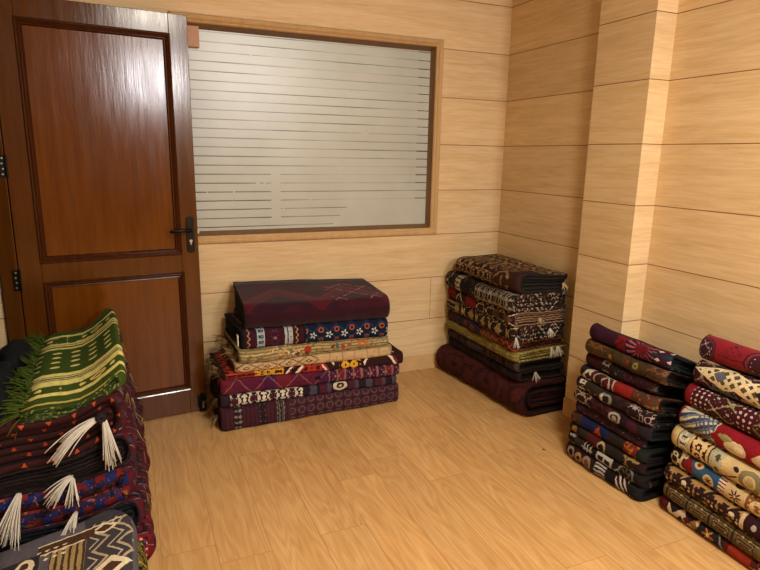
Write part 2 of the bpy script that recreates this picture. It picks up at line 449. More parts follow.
# jamb (door frame in the left wall)
b = MB(); b.box((XL-.062, -.2455, 0), (XL+.008, -.2055, 2.15)); b.box((XL-.062, -1.139, 2.12), (XL-.002, -.246, 2.159)); b.box((XL-.062, -1.139, 0), (XL-.002, -1.10, 2.15))
struct('trim_1', b, M_jamb, bevel=.003)

# ------------------------------------------------------------------ folded rugs
def nz(*a): return noise.noise(Vector(a))
def lerp(a, b_, t): return a+(b_-a)*t
M_dark = pile('dark_backing', '#161012', [(spk(90, .56), '#241a18')])

def rug(name, label, group, A, B, KA, KB, zb, zt, mat, edge=None, inner=None, m=3, seed=0, bul=.85, e=.8, wob=.006, endj=.010, cat='rug', amp=1.0, zbf=None, ztf=None, k0=0, du=.022, rc=.035, edge_in=None):
    """A,B front fold line in plan (u=0..1); KA,KB the back points; zb/zt = corner heights (A front, B front, A back, B back)"""
    A, B, KA, KB = [Vector((p[0], p[1], 0)) for p in (A, B, KA, KB)]
    L = (B-A).length
    root = empty(name, ((A+B+KA+KB)/4)+Vector((0, 0, (sum(zb)/4))))
    tag(root, label, cat, group)
    def bz(q, k, t, s):
        return lerp(lerp(q[0], q[1], t), lerp(q[2], q[3], t), s)
    def Zb(t, s): return zbf(t, s) if zbf else bz(zb, k0, t, s)
    def Zt(t, s): return ztf(t, s) if ztf else bz(zt, k0+1, t, s)
    edge = edge or M_dark; inner = inner or M_dark
    NU = max(8, int(L/du)); NA, NS = 12, 7
    rnd = random.Random(seed)
    def pos(t, q, j):
        """j: path index; bottom back -> front -> top back"""
        fA = lerp(A, B, t); kA = lerp(KA, KB, t); d = (kA-fA); Dp = d.length; d.normalize()
        T = Zt(t, 0)-Zb(t, 0); hh = T/2; ro = hh*bul
        wv = wob*nz(t*L*7, seed*3.1, q)+wob*.6*nz(t*L*19, seed*1.7, 4)
        sc = min(.45, (ro+.0)/Dp)
        if j < NS: s = lerp(1, sc, j/NS); sg = -1; out = 0; kz = 1
        elif j > NS+NA: s = lerp(sc, 1, (j-NS-NA)/NS); sg = 1; out = 0; kz = 1
        else:
            th = -PI/2+PI*(j-NS)/NA; s = sc; cs = max(0.0, math.cos(th)); sn = math.sin(th)
            sg = 1 if sn >= 0 else -1; kz = abs(sn)**e; out = (1-q)*ro*cs**e
        zbv, ztv = Zb(t, s), Zt(t, s); mid = (zbv+ztv)/2; half = (ztv-zbv)/2
        z = mid+(1-q)*half*kz*sg
        dl = max(0.0, min(t, 1-t)*L); rec = 0
        if dl < rc: rec = rc*(1-math.sqrt(max(0, 1-(1-dl/rc)**2)))*.8*max(0, 1-s*2.5)
        out -= rec
        return fA+d*(s*Dp-out-wv*(max(out, 0)/max(ro, 1e-4)))+Vector((0, 0, z))
    NP = 2*NS+NA+1
    es = [x for x in (0, .06, .2, .45, .8) ]
    def shell(mb, q0, q1, u0_, u1_, mi_out):
        rl = rc/L; n_in = max(4, int((1-2*rl)*L/du))
        raw = [x*rl for x in es]+[lerp(rl, 1-rl, i/n_in) for i in range(n_in+1)]+[1-x*rl for x in es[::-1]]
        ts = [lerp(u0_, 1-u1_, x) for x in raw]; NU = len(ts)-1
        vs = []; va = []
        # arc length at t=.5 for uv
        pm = [pos(.5, q0, j) for j in range(NP)]; ac = [0]
        for j in range(1, NP): ac.append(ac[-1]+(pm[j]-pm[j-1]).length)
        mid = ac[NS+NA//2]; ac = [a-mid for a in ac]
        for t in ts:
            for j in range(NP): vs.append(pos(t, q0, j))
            for j in range(NP): vs.append(pos(t, q1, j))
        W = 2*NP; fo, uo, fi, ui, fc, uc = [], [], [], [], [], []
        for i in range(NU):
            for j in range(NP-1):
                a = i*W+j; b2 = a+1; c2 = a+W+1; d2 = a+W
                fo.append((a, b2, c2, d2)); uo.append([(ts[i]*L, ac[j]), (ts[i]*L, ac[j+1]), (ts[i+1]*L, ac[j+1]), (ts[i+1]*L, ac[j])])
                a += NP; b2 += NP; c2 += NP; d2 += NP
                fi.append((a, d2, c2, b2)); ui.append([(ts[i]*L, ac[j]), (ts[i+1]*L, ac[j]), (ts[i+1]*L, ac[j+1]), (ts[i]*L, ac[j+1])])
            for j in (0, NP-1):
                a = i*W+j; q = (a, a+W, a+W+NP, a+NP); fc.append(q if j == 0 else q[::-1]); uc.append([(0, 0)]*4)
        th = (q1-q0)*(Zt(.5, 0)-Zb(.5, 0))/2
        for i, fl in ((0, 0), (NU, 1)):
            for j in range(NP-1):
                a = i*W+j; q = (a, a+NP, a+NP+1, a+1); uu = [(ac[j], 0), (ac[j], th), (ac[j+1], th), (ac[j+1], 0)]
                if fl: q = q[::-1]; uu = uu[::-1]
                fc.append(q); uc.append(uu)
        mb.add(vs, fo, mi_out, uo); 
        base = len(mb.v)-len(vs)
        for fs, us, mi in ((fi, ui, 1), (fc, uc, 2)):
            for q, uu in zip(fs, us):
                mb.f.append([base+i for i in q]); mb.m.append(mi); mb.uv.append(uu)
    g_ = .10/m
    mb = MB(); shell(mb, 0, 1/m-g_ if m > 1 else .97, 0, 0, 0)
    o = mb.build('outer_fold', [mat, inner, edge], root, smooth=True)
    if m > 1:
        mb = MB()
        for i in range(1, m):
            shell(mb, i/m+g_*.3, min((i+1)/m-g_, .975), rnd.uniform(.1, 1)*endj/L, rnd.uniform(.1, 1)*endj/L, 1)
        mb.build('inner_fold', [mat, inner, edge_in or edge], root, smooth=True)
    root['_L'] = L
    del root['_L']
    return root, pos

def stack(bounds, waves=.004, seed=0):
    """height functions shared by neighbours, so layers touch without crossing"""
    def mk(k):
        q = bounds[k]
        if len(q) == 2: q = (q[0], q[1], q[0], q[1])
        a = 0 if k == 0 else waves
        def fz(t, s):
            return max(0.0012 if k == 0 else 0, lerp(lerp(q[0], q[1], t), lerp(q[2], q[3], t), s)+a*(nz(t*2.6+seed, s*1.5, k*.61)+.5*nz(t*7+seed, s*3, k*1.3)))
        return fz
    return [mk(k) for k in range(len(bounds))]
GAP = .0012
def lay(zf_lo, zf_hi):
    return (lambda t, s: zf_lo(t, s)+GAP), (lambda t, s: zf_hi(t, s)-GAP)

def tassel(root, name, p, d, length, n, mat, spread=.02, rad=.0016, seed=0, droop=.5, label=None):
    """bunch of hanging yarns, one mesh"""
    rr = random.Random(seed); mb = MB(); p = Vector(p); d = Vector(d).normalized()
    for i in range(n):
        off = Vector((rr.uniform(-1, 1), rr.uniform(-1, 1), rr.uniform(-1, 1)))
        q = p+off*spread*.25; dd = (d+off*spread/length*.9).normalized(); l = length*rr.uniform(.7, 1.05)
        pts = [q]
        for k in range(1, 6):
            t = k/5; pts.append(q+dd*l*t+Vector((0, 0, -droop*l*t*t))+off*spread*.3*t*t)
        mb.tube(pts, rad, 5, r1=rad*.7)
    o = mb.build(name, mat, root, smooth=True)
    if label: o['label'] = label
    return o
M_white = plain('white_wool_yarn', '#b9b3a8', .9, var=.1, sc=80, spec=.1)
M_cream = plain('cream_yarn', '#a8936c', .9, var=.12, sc=80, spec=.1)
M_green_y = plain('green_yarn', '#3c4a18', .9, var=.2, sc=60, spec=.1)
M_brown_y = plain('brown_yarn', '#5a3f22', .9, var=.2, sc=60, spec=.1)
K = pile
def P(name, base, *layers, **kw): return K(name, base, list(layers), **kw)

# ================= stack under the window: front edges run left to right, folds face the room
M_straw_y = plain('straw_yarn', '#8a7048', .9, var=.2, sc=60, spec=.1)
G1 = 'folded rugs stacked under the window'
mid_b = [(0, 0), (.128, .111), (.194, .164), (.285, .232), (.318, .300), (.362, .356), (.437, .415), (.540, .520), (.672, .650, .722, .690)]
mz = stack(mid_b, .0055, 11)
m8 = P('weave_ringed', '#431c28', (bar(.07, .115), '#201418'), (AND(bar(.07, .115), kil(.04, .03, 60, .5)), '#857a6c'), (bar(.195, .235), '#221619'), (AND(bar(.195, .235), kil(.04, .03, 60, .5, 2)), '#7d7468'),
       (bar(.30, .34), '#221619'), (AND(bar(.30, .34), kil(.04, .03, 60, .5, 4)), '#7d7468'), (win(.37, 2, rell(.055, .056, .021, .022, 0, 0, .72)), '#5d4c4a'), (win(.37, 2, rdia(.055, .056, .009, .010)), '#4c2430'),
       (win(.0, .36, rbar(.022, .003)), '#2c1620'), (win(.37, 2, rdia(.055, .056, .010, .010, .0275, .028)), '#2a1720'))
m7 = P('weave_white_hooks', '#251620', (bar(.0, .04), '#30202a'), (win(.05, .45, kil(.105, .20, 30, .50, 1.0, .02)), '#cfc4ae'), (win(.05, .45, rell(.105, .2, .022, .016, .07, 0)), '#4a1622'), (win(.05, .45, rdia(.105, .2, .010, .02, .02)), '#e0d6c2'),
       (win(.46, 2, rbar(.085, .02)), '#4a3f50'), (win(.46, 2, rbar(.17, .022, .06)), '#4c1b26'), (bar(.62, .72), '#201418'), (ell(.67, .01, .045, .03), '#c9bda4'), (ell(.67, .01, .024, .017), '#241614'), (ell(.67, .01, .011, .009), '#b99a6c'))
m6 = P('weave_burgundy_lattice', '#591730', (rbar(.32, .05, .28), '#48163a'), (rbar(.32, .04, .02), '#6a1c2a'), (win(-1, .60, zig(0.0, .042, .17, .0022)), '#b08a7a'), (win(-1, .60, zig(0.0, -.042, .17, .0022, .085)), '#8f6a64'),
       (win(.60, 2, rbar(.05, .006)), '#8a5f5a'), (win(.60, 2, rbar(.10, .018, .03)), '#3d1830'), (win(.62, 2, kil(.10, .09, 40, .58)), '#9a6a62'))
m5 = P('weave_chevron', '#2e1413', (win(.02, .19, kil(.05, .08, 45, .47)), '#b5391f'), (win(.17, .27, kil(.07, .06, 42, .50, 3)), '#d29a2c'), (win(.24, .36, kil(.10, .06, 42, .50, 5)), '#cf962c'), (box(.385, 0, .055, .05), '#2e1413'),
       (win(.34, .45, diag(.06, .008, -.8)), '#e3d2bf'), (win(.34, .45, diag(.06, .006, -.8, .015)), '#a02a20'), (win(.44, .55, kil(.07, .05, 45, .52, 8)), '#a8301f'), (win(.55, .62, diag(.07, .008, .8)), '#e3d2bf'), (win(.55, .62, diag(.07, .005, .8, .016)), '#a02a20'),
       (win(.65, .78, kil(.13, .06, 42, .48, 9)), '#d7a030'), (win(.80, .86, diag(.08, .009, -.8)), '#e3d2bf'), (win(.95, 1.02, diag(.09, .009, .9)), '#e8d8c6'), (win(.95, 1.02, diag(.09, .005, .9, .02)), '#8c2420'))
m4 = P('weave_beige_diamond', '#c2a478', (win(-1, .46, lat(.115, .075, .10)), '#6d4a34'), (win(-1, .46, rdia(.115, .075, .022, .014, .0575, .0, .5)), '#5f3b2c'), (rbar(.075, .004), '#a98a5c'), (win(.5, 2, spk(40, .62)), '#ad8f60'), var=.2)
m3 = P('weave_straw_floral', '#a48f5c', (rvb(.017, .0035), '#756441'), (rvb(.040, .004, .01), '#c3ae78'), (spk(30, .60), '#6e6a4a'), (win(.16, .34, kil(.09, .06, 45, .56)), '#c98a5a'), (win(.17, .33, spk(70, .62)), '#e4cfae'), (ell(.375, .005, .022, .020), '#9a3020'), (ell(.58, 0, .016, .014), '#9c3a28'),
       (ell(.545, .01, .012, .02), '#4f6058'), (win(.6, .78, spk(48, .60, 3)), '#a8492c'), (ell(.70, .012, .03, .018, .4), '#b06a3c'), (win(.78, 2, kil(.06, .08, 42, .55)), '#7b8478'), (win(.3, .55, spk(36, .63, 5)), '#5c2f22'), var=.22)
sinl = lambda uc: (lambda g, u, v: g.lt(g.abs(g.sub(g.sub(u, uc), g.mul(g.m('SINE', g.mul(v, 200.0)), .005))), .003))
m2 = P('weave_navy_flowers', '#0f182e', (bar(-1, .015), '#141420'), (bar(.015, .335), '#3b1020'), (win(.02, .05, sinl(.035)), '#a08a5a'),
       (bar(.075, .125), '#161a2c'), (bar(.079, .121), '#aeaca2'), (AND(bar(.085, .115), kil(.030, .030, 75, .47)), '#1d4a78'), (bar(.225, .280), '#161a2c'), (bar(.230, .275), '#aeaca2'), (AND(bar(.236, .269), kil(.033, .030, 75, .47, 3)), '#1d4a78'),
       (win(.14, .21, kil(.07, .04, 60, .60)), '#5c4a6c'), (win(.16, .20, ell(.178, 0, .008, .008)), '#8a6a4a'), (bar(.31, .316), '#15121c'), (win(.285, .31, sinl(.297)), '#b0905e'), (bar(.332, .345), '#12121c'),
       (win(.345, 2, lat(.092, .085, .08, .02, .01)), '#203a60'), (win(.345, 2, flw(.092, .11, .021, 5, .020, -.006, .3)), '#c5c2b6'), (win(.345, 2, rell(.092, .11, .017, .016, .066, .022, .5)), '#9c4a2c'), (win(.345, 2, rell(.092, .11, .014, .012, .066, -.034, .5)), '#8f442a'), warp=.003)
m1 = P('weave_burgundy_big', '#3a0b1b', (lambda g, u, v: g.gt(g.noise(g.xyz(u, v, 2.0), 5.5, 2), .52), '#2c0c1c'), (zig(.16, .10, .42, .055), '#4d0d1d'), (zig(.20, .10, .42, .022), '#5c1220'), (vb(-.9, .02), '#2e0a16'), (zig(.42, .07, .42, .03), '#200c1a'),
       (win(.50, .80, AND(lat(.21, .17, .045, .02, .02), vb(.07, .36), rvb(.048, .018))), '#a8645c'), var=.26, sheen=.08, warp=.01)
e_navy = P('edge_navy', '#141420', (rvb(.012, .003), '#06060a'))
e_maroon = P('edge_maroon', '#34131a', (rbar(.05, .012), '#4c1c20'), (spk(60, .6), '#1c1014'))
e_brown = P('edge_brown', '#4a3626', (spk(70, .55), '#2a1d14'), (spk(70, .62, 4), '#8a6a44'))
e_straw = P('edge_straw', '#8c7448', (spk(80, .55), '#5c4828'))
mid_plan = [ # A, B, KA, KB
    ((-.098, -.482), (.950, -.452), (-.105, -.075), (.955, -.06)),
    ((-.093, -.455), (.945, -.430), (-.100, -.070), (.94, -.06)),
    ((-.090, -.452), (.965, -.428), (-.098, -.070), (.97, -.06)),
    ((-.080, -.450), (.985, -.432), (-.098, -.075), (.98, -.06)),
    ((-.012, -.462), (.905, -.440), (-.030, -.075), (.89, -.06)),
    ((.012, -.455), (.885, -.432), (-.010, -.070), (.88, -.06)),
    ((.030, -.452), (.880, -.432), (.000, -.060), (.87, -.05)),
    ((.048, -.462), (.884, -.444), (.058, -.050), (.865, -.045))]
mid_spec = [
    ('dark maroon rug with rows of small rings, on the floor under the window', m8, e_maroon, 3),
    ('thin dark rug with white hooked figures, second from the bottom under the window', m7, e_maroon, 2),
    ('burgundy purple rug with a thin zigzag diamond line, under the window', m6, e_maroon, 3),
    ('dark brown rug with yellow ornaments and white chevrons, under the window', m5, e_brown, 2),
    ('pale beige rug with brown diamond lattice at its left, under the window', m4, e_straw, 2),
    ('straw coloured rug with red flowers, lying beneath the navy flowered rug', m3, e_brown, 2),
    ('navy rug with white flowers and blue striped bars, second from the top under the window', m2, e_navy, 3),
    ('thick burgundy rug with dark zigzags, topmost on the stack under the window', m1, e_navy, 3)]
mid = []
for i, ((A, B, KA, KB), (lab, mt, ed, m_)) in enumerate(zip(mid_plan, mid_spec)):
    lo, hi = lay(mz[i], mz[i+1])
    mid.append(rug('folded_rug', lab, G1, A, B, KA, KB, (0,)*4, (0,)*4, mt, ed, M_dark, m_, seed=i+3, zbf=lo, ztf=hi, bul=(.62, .62, .62, .62, .62, .62, .7, .95)[i], e=(.55, .72, .72, .72, .72, .72, .72, .9)[i], wob=.012))
# fringes and tag at the left end of that stack
R = mid[5][0]
for k in range(5):
    tassel(R, 'fringe', (.002-.006*k, -.43+.07*k, .395+.008*k), (-.35, -.2, .5-.1*k), .07, 14, [M_brown_y, M_straw_y][k % 2], .03, .0016, 40+k, .35)
for k in range(4):
    tassel(mid[3][0], 'fringe', (-.085, -.42+.08*k, .30), (-.3, -.2, .3), .06, 12, [M_brown_y, M_straw_y][k % 2], .03, .0016, 50+k, .5)
for k in range(3):
    tassel(mid[0][0], 'fringe', (-.10, -.40+.10*k, .07+.02*k), (-.7, -.3, -.6), .05, 9, [M_straw_y, M_brown_y][k % 2], .02, .0018, 60+k, .3)
tassel(mid[1][0], 'fringe', (-.097, -.38, .16), (-.5, -.1, -.3), .045, 12, M_brown_y, .02, .0018, 65, .6)
mb = MB(); mb.box((.006, -.452, .462), (.012, -.418, .522)); t_ = mb.build('paper_tag', plain('tag_white', '#cfcabd', .7), mid[6][0], bevel=.002); t_['label'] = 'white paper tag'

# ================= stack in the corner: folds face left, folded ends face the camera
G2 = 'folded rugs stacked in the corner'
cor_b = [(0, 0), (.170, .20), (.235, .268), (.298, .330), (.358, .392), (.428, .448), (.512, .532), (.588, .612), (.692, .715), (.795, .850, .795, .818)]
cz = stack(cor_b, .009, 23)
c9 = P('weave_burgundy_dark', '#481a18', (rell(.34, .30, .13, .075, .22, .02, .78), '#341214'), (rell(.34, .30, .08, .05, .22, .02, .7), '#4a1a16'), (rell(.34, .3, .03, .02, .22, .02), '#22100e'), (spk(26, .6), '#2a0e0e'))
c8 = P('weave_near_black', '#140d0f', (rbar(.06, .012), '#231519'), (spk(50, .64), '#3b1a20'))
c7 = P('weave_charcoal_stripe', '#241a18', (rbar(.052, .009), '#40302a'), (rbar(.104, .006, .02), '#55403a'), (spk(60, .66), '#6c5848'), (bar(.36, .44), '#3a2c40'))
c6 = P('weave_olive', '#877738', (rvb(.02, .004), '#6d5f2c'), (rbar(.11, .004), '#6d6030'), (spk(60, .62), '#a3944f'), var=.2)
c5 = P('weave_plum_orange', '#33202c', (win(-1, .2, spk(30, .55)), '#4a2a2a'), (win(.18, .45, kil(.12, .09, 36, .52)), '#1f2238'), (win(.2, .55, rbox(.11, .09, .02, .02, .05)), '#6b3226'), (bar(.48, .66), '#6a3a24'), (win(.48, .66, zig(0, .02, .05, .005)), '#9a6a3a'), (bar(.66, 2), '#4c1c18'), (win(.66, 2, kil(.07, .05, 50, .54)), '#b3592c'))
c4 = P('weave_cream_leaf', '#211512', (win(-1, .16, rvb(.03, .007)), '#8a7350'), (win(-1, .15, zig(0, .02, .05, .004)), '#251812'), (win(.14, 2, kil(.175, .22, 24, .49, 2.0)), '#b59a66'), (win(.14, 2, kil(.175, .22, 24, .56, 2.0)), '#2c1a18'), (win(.14, 2, rell(.175, .2, .03, .02, .0)), '#9c8650'))
c3 = P('weave_red_patch', '#2a1515', (bar(.02, .13), '#7c1616'), (win(.15, .27, zig(0, .035, .12, .006, .03)), '#cbb894'), (bar(.29, .42), '#7a1518'), (win(.41, 2, kil(.12, .10, 38, .54)), '#bdae94'), (win(.0, .2, spk(50, .62)), '#251312'), (win(.62, 2, rdia(.13, .2, .05, .03)), '#5f4030'))
c2 = P('weave_black_white', '#1c1416', (win(.02, .10, kil(.09, .09, 40, .56)), '#a89a82'), (bar(.17, .25), '#b3a488'), (win(.17, .25, kil(.04, .03, 60, .5)), '#2a1c18'), (win(.26, .42, spk(50, .65)), '#75675a'), (win(.44, 2, vb(-.05, .06)), '#231816'), (win(.44, 2, rvb(.055, .003, .02)), '#94886f'), (win(.44, 2, kil(.062, .055, 60, .56, 4)), '#988b74'))
c1 = P('weave_gold_scroll', '#2c1610', (win(-1, .62, kil(.17, .15, 30, .52, 6.0)), '#a98a5a'), (win(-1, .62, kil(.17, .15, 30, .60, 6.0)), '#5d1713'), (win(-1, .25, zig(.05, .04, .13, .006)), '#b59c70'), (bar(.58, .9), '#331a12'), (win(.60, .74, kil(.15, .2, 26, .54, 3)), '#8c6a3c'), (vb(.24, .9), '#301810'), (AND(vb(.22, .9), kil(.16, .14, 32, .54, 8)), '#a8854f'))
e_black = P('edge_black', '#14110f', (rvb(.010, .002), '#2c241c'))
e_pink = P('edge_pinkish', '#8a6c50', (rvb(.012, .003), '#40201c'))
e_script = P('edge_black_white', '#1d1412', (spk(55, .56), '#9c8d74'), (spk(40, .60, 5), '#4a1a14'))
e_olive = P('edge_olive', '#9a8c50', (spk(60, .55), '#665a2c'))
e_plum = P('edge_rust', '#4a2016', (spk(60, .56), '#8c4a24'), (spk(60, .62, 3), '#1d1210'))
e_burg = P('edge_burgundy', '#3a1314', (rvb(.012, .003), '#1a0a0a'))
#             A far        B near        KA far        KB near
cor_plan = [((1.418, -.03), (1.488, -.912), (1.885, -.03), (1.830, -.896)),
    ((1.500, -.035), (1.480, -.865), (1.880, -.03), (1.815, -.862)),
    ((1.490, -.035), (1.462, -.872), (1.880, -.03), (1.812, -.860)),
    ((1.478, -.030), (1.446, -.880), (1.875, -.03), (1.806, -.868)),
    ((1.485, -.035), (1.432, -.866), (1.880, -.03), (1.800, -.856)),
    ((1.480, -.030), (1.422, -.870), (1.878, -.03), (1.796, -.860)),
    ((1.480, -.035), (1.415, -.866), (1.875, -.03), (1.794, -.860)),
    ((1.465, -.028), (1.392, -.872), (1.870, -.03), (1.788, -.862)),
    ((1.500, -.060), (1.408, -.870), (1.865, -.05), (1.782, -.862))]
cor_spec = [
    ('bulky dark burgundy rug with faint round medallions, on the floor in the corner', c9, e_burg, 4),
    ('nearly black rug lying directly on the bulky burgundy rug in the corner', c8, e_black, 2),
    ('charcoal brown striped rug beneath the olive one in the corner', c7, e_black, 2),
    ('olive yellow plain rug in the middle of the corner stack', c6, e_olive, 2),
    ('plum and rust coloured rug lying on top of the olive one in the corner', c5, e_plum, 2),
    ('dark rug with large cream leaf motifs in the corner stack', c4, e_script, 2),
    ('dark rug with two bright red patches in the corner stack', c3, e_pink, 3),
    ('black rug with white script-like bands, second from the top in the corner', c2, e_script, 2),
    ('brown rug with gold scrolls and a thick black folded end, topmost in the corner', c1, e_black, 3)]
cor = []
for i, ((A, B, KA, KB), (lab, mt, ed, m_)) in enumerate(zip(cor_plan, cor_spec)):
    lo, hi = lay(cz[i], cz[i+1])
    cor.append(rug('folded_rug', lab, G2, A, B, KA, KB, (0,)*4, (0,)*4, mt, ed, M_dark, m_, seed=i+23, zbf=lo, ztf=hi, bul=(.9, .8, .8, .8, .8, .8, .8, .8, 1.0)[i], e=.85 if i < 8 else 1.0, wob=.020, endj=.03, rc=.035 if i < 8 else .09))
for (i, x, z, l) in ((8, 1.745, .765, .035), (6, 1.60, .575, .03), (5, 1.45, .475, .05), (5, 1.68, .505, .035), (3, 1.70, .39, .055), (3, 1.745, .39, .045), (1, 1.60, .255, .045)):
    tassel(cor[i][0], 'fringe', (x, -.874, z), (.15, -.22, -1), l, 16, [M_cream, M_white][i % 2], .016, .0022, i*7+int(x*100), .15)

# ================= short stack standing against the column and the right wall
G3 = 'folded rugs stacked against the right wall beside the column'
rs_b = [(0, 0), (.083, .070), (.137, .120), (.190, .175), (.242, .228), (.300, .285), (.366, .350), (.424, .415), (.480, .475), (.548, .540), (.614, .605), (.690, .675, .70, .66)]
rs_b = [(p[0], p[1], p[0]*.80, p[1]*.80) for p in rs_b]
rz = stack(rs_b, .0055, 37)
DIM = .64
s1 = P('weave_purple_medallion', '#3d0f26', (win(-1, .17, lambda g, u, v: g.lt(g.m('SINE', g.add(g.mul(u, 330.0), g.mul(g.m('SINE', g.mul(v, 160.0)), 2.0))), -.2)), '#2c0c28'), (bar(.17, .24), '#7a1018'), (win(.17, .24, spk(60, .56)), '#4a0c14'), (ell(.31, .03, .085, .09), '#14141c'),
       (AND(ell(.31, .03, .078, .085), lambda g, u, v: g.gt(g.m('SINE', g.mul(g.m('ARCTAN2', g.sub(v, .02), g.sub(u, .31)), 16.0)), .1)), '#a04a58'), (ell(.31, .02, .03, .03), '#6a0f1c'), (win(.37, 2, rdia(.05, .05, .014, .010)), '#c9bcb4'), (win(.37, 2, rbox(.06, .05, .02, .008, .02, .02)), '#12323a'))
s2 = P('weave_olive_brown', '#48351a', (win(.02, .14, kil(.05, .05, 55, .54)), '#8a4c1c'), (win(.14, 2, spk(30, .57)), '#37280f'), (ell(.17, .0, .010, .012), '#8c6a2a'), (ell(.31, .01, .014, .016, .4), '#8a7a36'), (ell(.27, .015, .008, .010), '#8a2418'), (win(.37, 2, kil(.05, .06, 50, .52)), '#7a4a38'))
s3 = P('weave_dark_red', '#380d10', (bar(.115, .165), '#241014'), (win(.12, .16, kil(.04, .05, 55, .50)), '#93887c'), (bar(.17, .25), '#1e0f10'), (win(.17, .25, kil(.06, .05, 55, .6)), '#6c6a5c'), (bar(.25, 2), '#2a0d14'), (win(.25, .36, zig(.0, .014, .03, .004)), '#5c2036'), (win(.38, 2, spk(55, .6)), '#544838'))
s4 = P('weave_red_white', '#2a1418', (bar(-1, .035), '#241c22'), (AND(bar(.035, .085), lambda g, u, v: g.gt(g.sub(u, .04), g.mul(v, .5))), '#c7b8a0'), (dia(.07, .0, .02, .02), '#301418'), (bar(.085, .21), '#4e1518'), (ell(.15, .0, .05, .045, .86), '#b8a890'), (ell(.20, .0, .05, .045, .86), '#b8a890'), (ell(.135, .0, .02, .02), '#2a2418'), (bar(.215, .32), '#96201a'), (bar(.21, .218), '#c0b09a'), (bar(.32, 2), '#4a3a20'), (win(.32, 2, rbar(.03, .006)), '#6b2218'), (win(.32, 2, spk(50, .6)), '#8a6a3a'))
s5 = P('weave_brown_curl', '#251310', (bar(.03, .07), '#1d1210'), (win(.032, .068, kil(.036, .05, 55, .47)), '#cfc5b4'), (bar(.07, .17), '#35241a'), (win(.09, .15, zig(0, .03, .12, .004)), '#8a8070'), (ell(.205, 0, .035, .03), '#8b867a'), (ell(.205, 0, .02, .018), '#20140f'), (ell(.185, 0, .008, .02), '#cfc8ba'), (win(.24, .32, spk(40, .55)), '#3d2016'), (win(.325, 2, kil(.12, .09, 34, .50, 0, .36, 0, .56)), '#b39a94'))
s6 = P('weave_maroon_motif', '#2e1014', (win(-1, .12, kil(.06, .05, 50, .52)), '#a8957a'), (win(.12, .24, kil(.06, .05, 55, .52)), '#571420'), (win(.12, .24, rdia(.06, .06, .012, .02)), '#120c10'), (ell(.27, 0, .032, .03, .6), '#a79e90'), (ell(.27, 0, .012, .012), '#a79e90'), (bar(.30, .36), '#24121a'), (ell(.36, 0, .03, .03), '#4a1a2c'), (win(.39, 2, rbar(.03, .008)), '#1c2028'))
s7 = P('weave_purple_blue', '#2c1a2c', (spk(34, .54), '#4a1a26'), (win(-1, 2, kil(.08, .05, 44, .58)), '#28304a'), (spk(60, .66, 3), '#7a5a58'))
s8 = P('weave_blue_orange', '#3c2416', (win(-1, .07, spk(40, .54)), '#6c3c1c'), (bar(.08, .24), '#162048'), (AND(bar(.155, .20), lambda g, u, v: g.lt(g.abs(g.sub(u, .178)), g.mul(g.sub(.03, v), .5))), '#a8401c'), (bar(.24, .33), '#281c14'), (bar(.33, .40), '#7a2412'), (win(.33, .40, spk(50, .56)), '#b0702c'), (bar(.40, 2), '#1b2118'))
s9 = P('weave_dark_amber', '#241012', (ell(.045, 0, .018, .02), '#9a7430'), (bar(.08, .13), '#2b2014'), (bar(.13, .20), '#501414'), (AND(bar(.20, .245), ell(.22, -.01, .026, .04, .6)), '#b09a6c'), (bar(.245, .34), '#261c12'), (win(.34, .42, kil(.08, .08, 34, .5)), '#9a8450'))
s10 = P('weave_black_ladder', '#191113', (win(.02, .06, kil(.05, .08, 44, .5)), '#a5a09a'), (bar(.06, .10), '#332822'), (win(.11, .17, rbar(.018, .003)), '#b5b0aa'), (box(.14, 0, .035, .004), '#b5b0aa'), (AND(bar(.20, .29), vb(-.028, .028)), '#bdb7ae'), (AND(rbox(.04, .2, .014, .010, .225, .0), bar(.205, .285)), '#191113'), (win(.30, .335, zig(-.01, .03, .14, .005)), '#a8a29a'), (ell(.37, 0, .045, .035, .8), '#7d766c'), (win(.33, .42, spk(48, .57)), '#5a5148'))
s11 = P('weave_dark_rings', '#2a1013', (ell(.045, 0, .026, .028, .55), '#a08a7a'), (ell(.10, 0, .022, .024), '#a88248'), (ell(.10, 0, .010, .010), '#2a1010'), (ell(.155, 0, .030, .032, .5), '#9d8a76'), (ell(.155, 0, .012, .012), '#a04a2c'), (bar(.20, .27), '#1c1416'), (AND(bar(.205, .265), rvb(.018, .005)), '#b5ada2'), (bar(.275, .32), '#130f10'), (AND(bar(.325, .39), diag(.024, .005, .5)), '#d3c0bc'), (bar(.395, 2), '#17161a'))
e_dk = P('edge_green_shaded', '#0e0f0c', (rvb(.012, .003), '#050504'), (spk(60, .66), '#24221c'))  # these dark fold ends are coloured near black to hold the next stack's shadow
e_tl = P('edge_teal_shaded', '#10181c', (rvb(.010, .002), '#1a272c'), (spk(60, .70), '#4a443c'))
e_or = P('edge_brown_orange_shaded', '#20140b', (spk(50, .62), '#5a3618'), (spk(60, .58, 3), '#0b0a08'))
e_sc2 = P('edge_shaded_pale_specks', '#130f0e', (spk(50, .64), '#6c6252'))
fx = [1.440, 1.444, 1.455, 1.454, 1.474, 1.459, 1.463, 1.484, 1.512, 1.500, 1.520]
fn = [1.455, 1.460, 1.466, 1.476, 1.492, 1.474, 1.478, 1.494, 1.520, 1.512, 1.532]
fl = [.455, .462, .448, .445, .412, .447, .450, .448, .413, .458, .450]
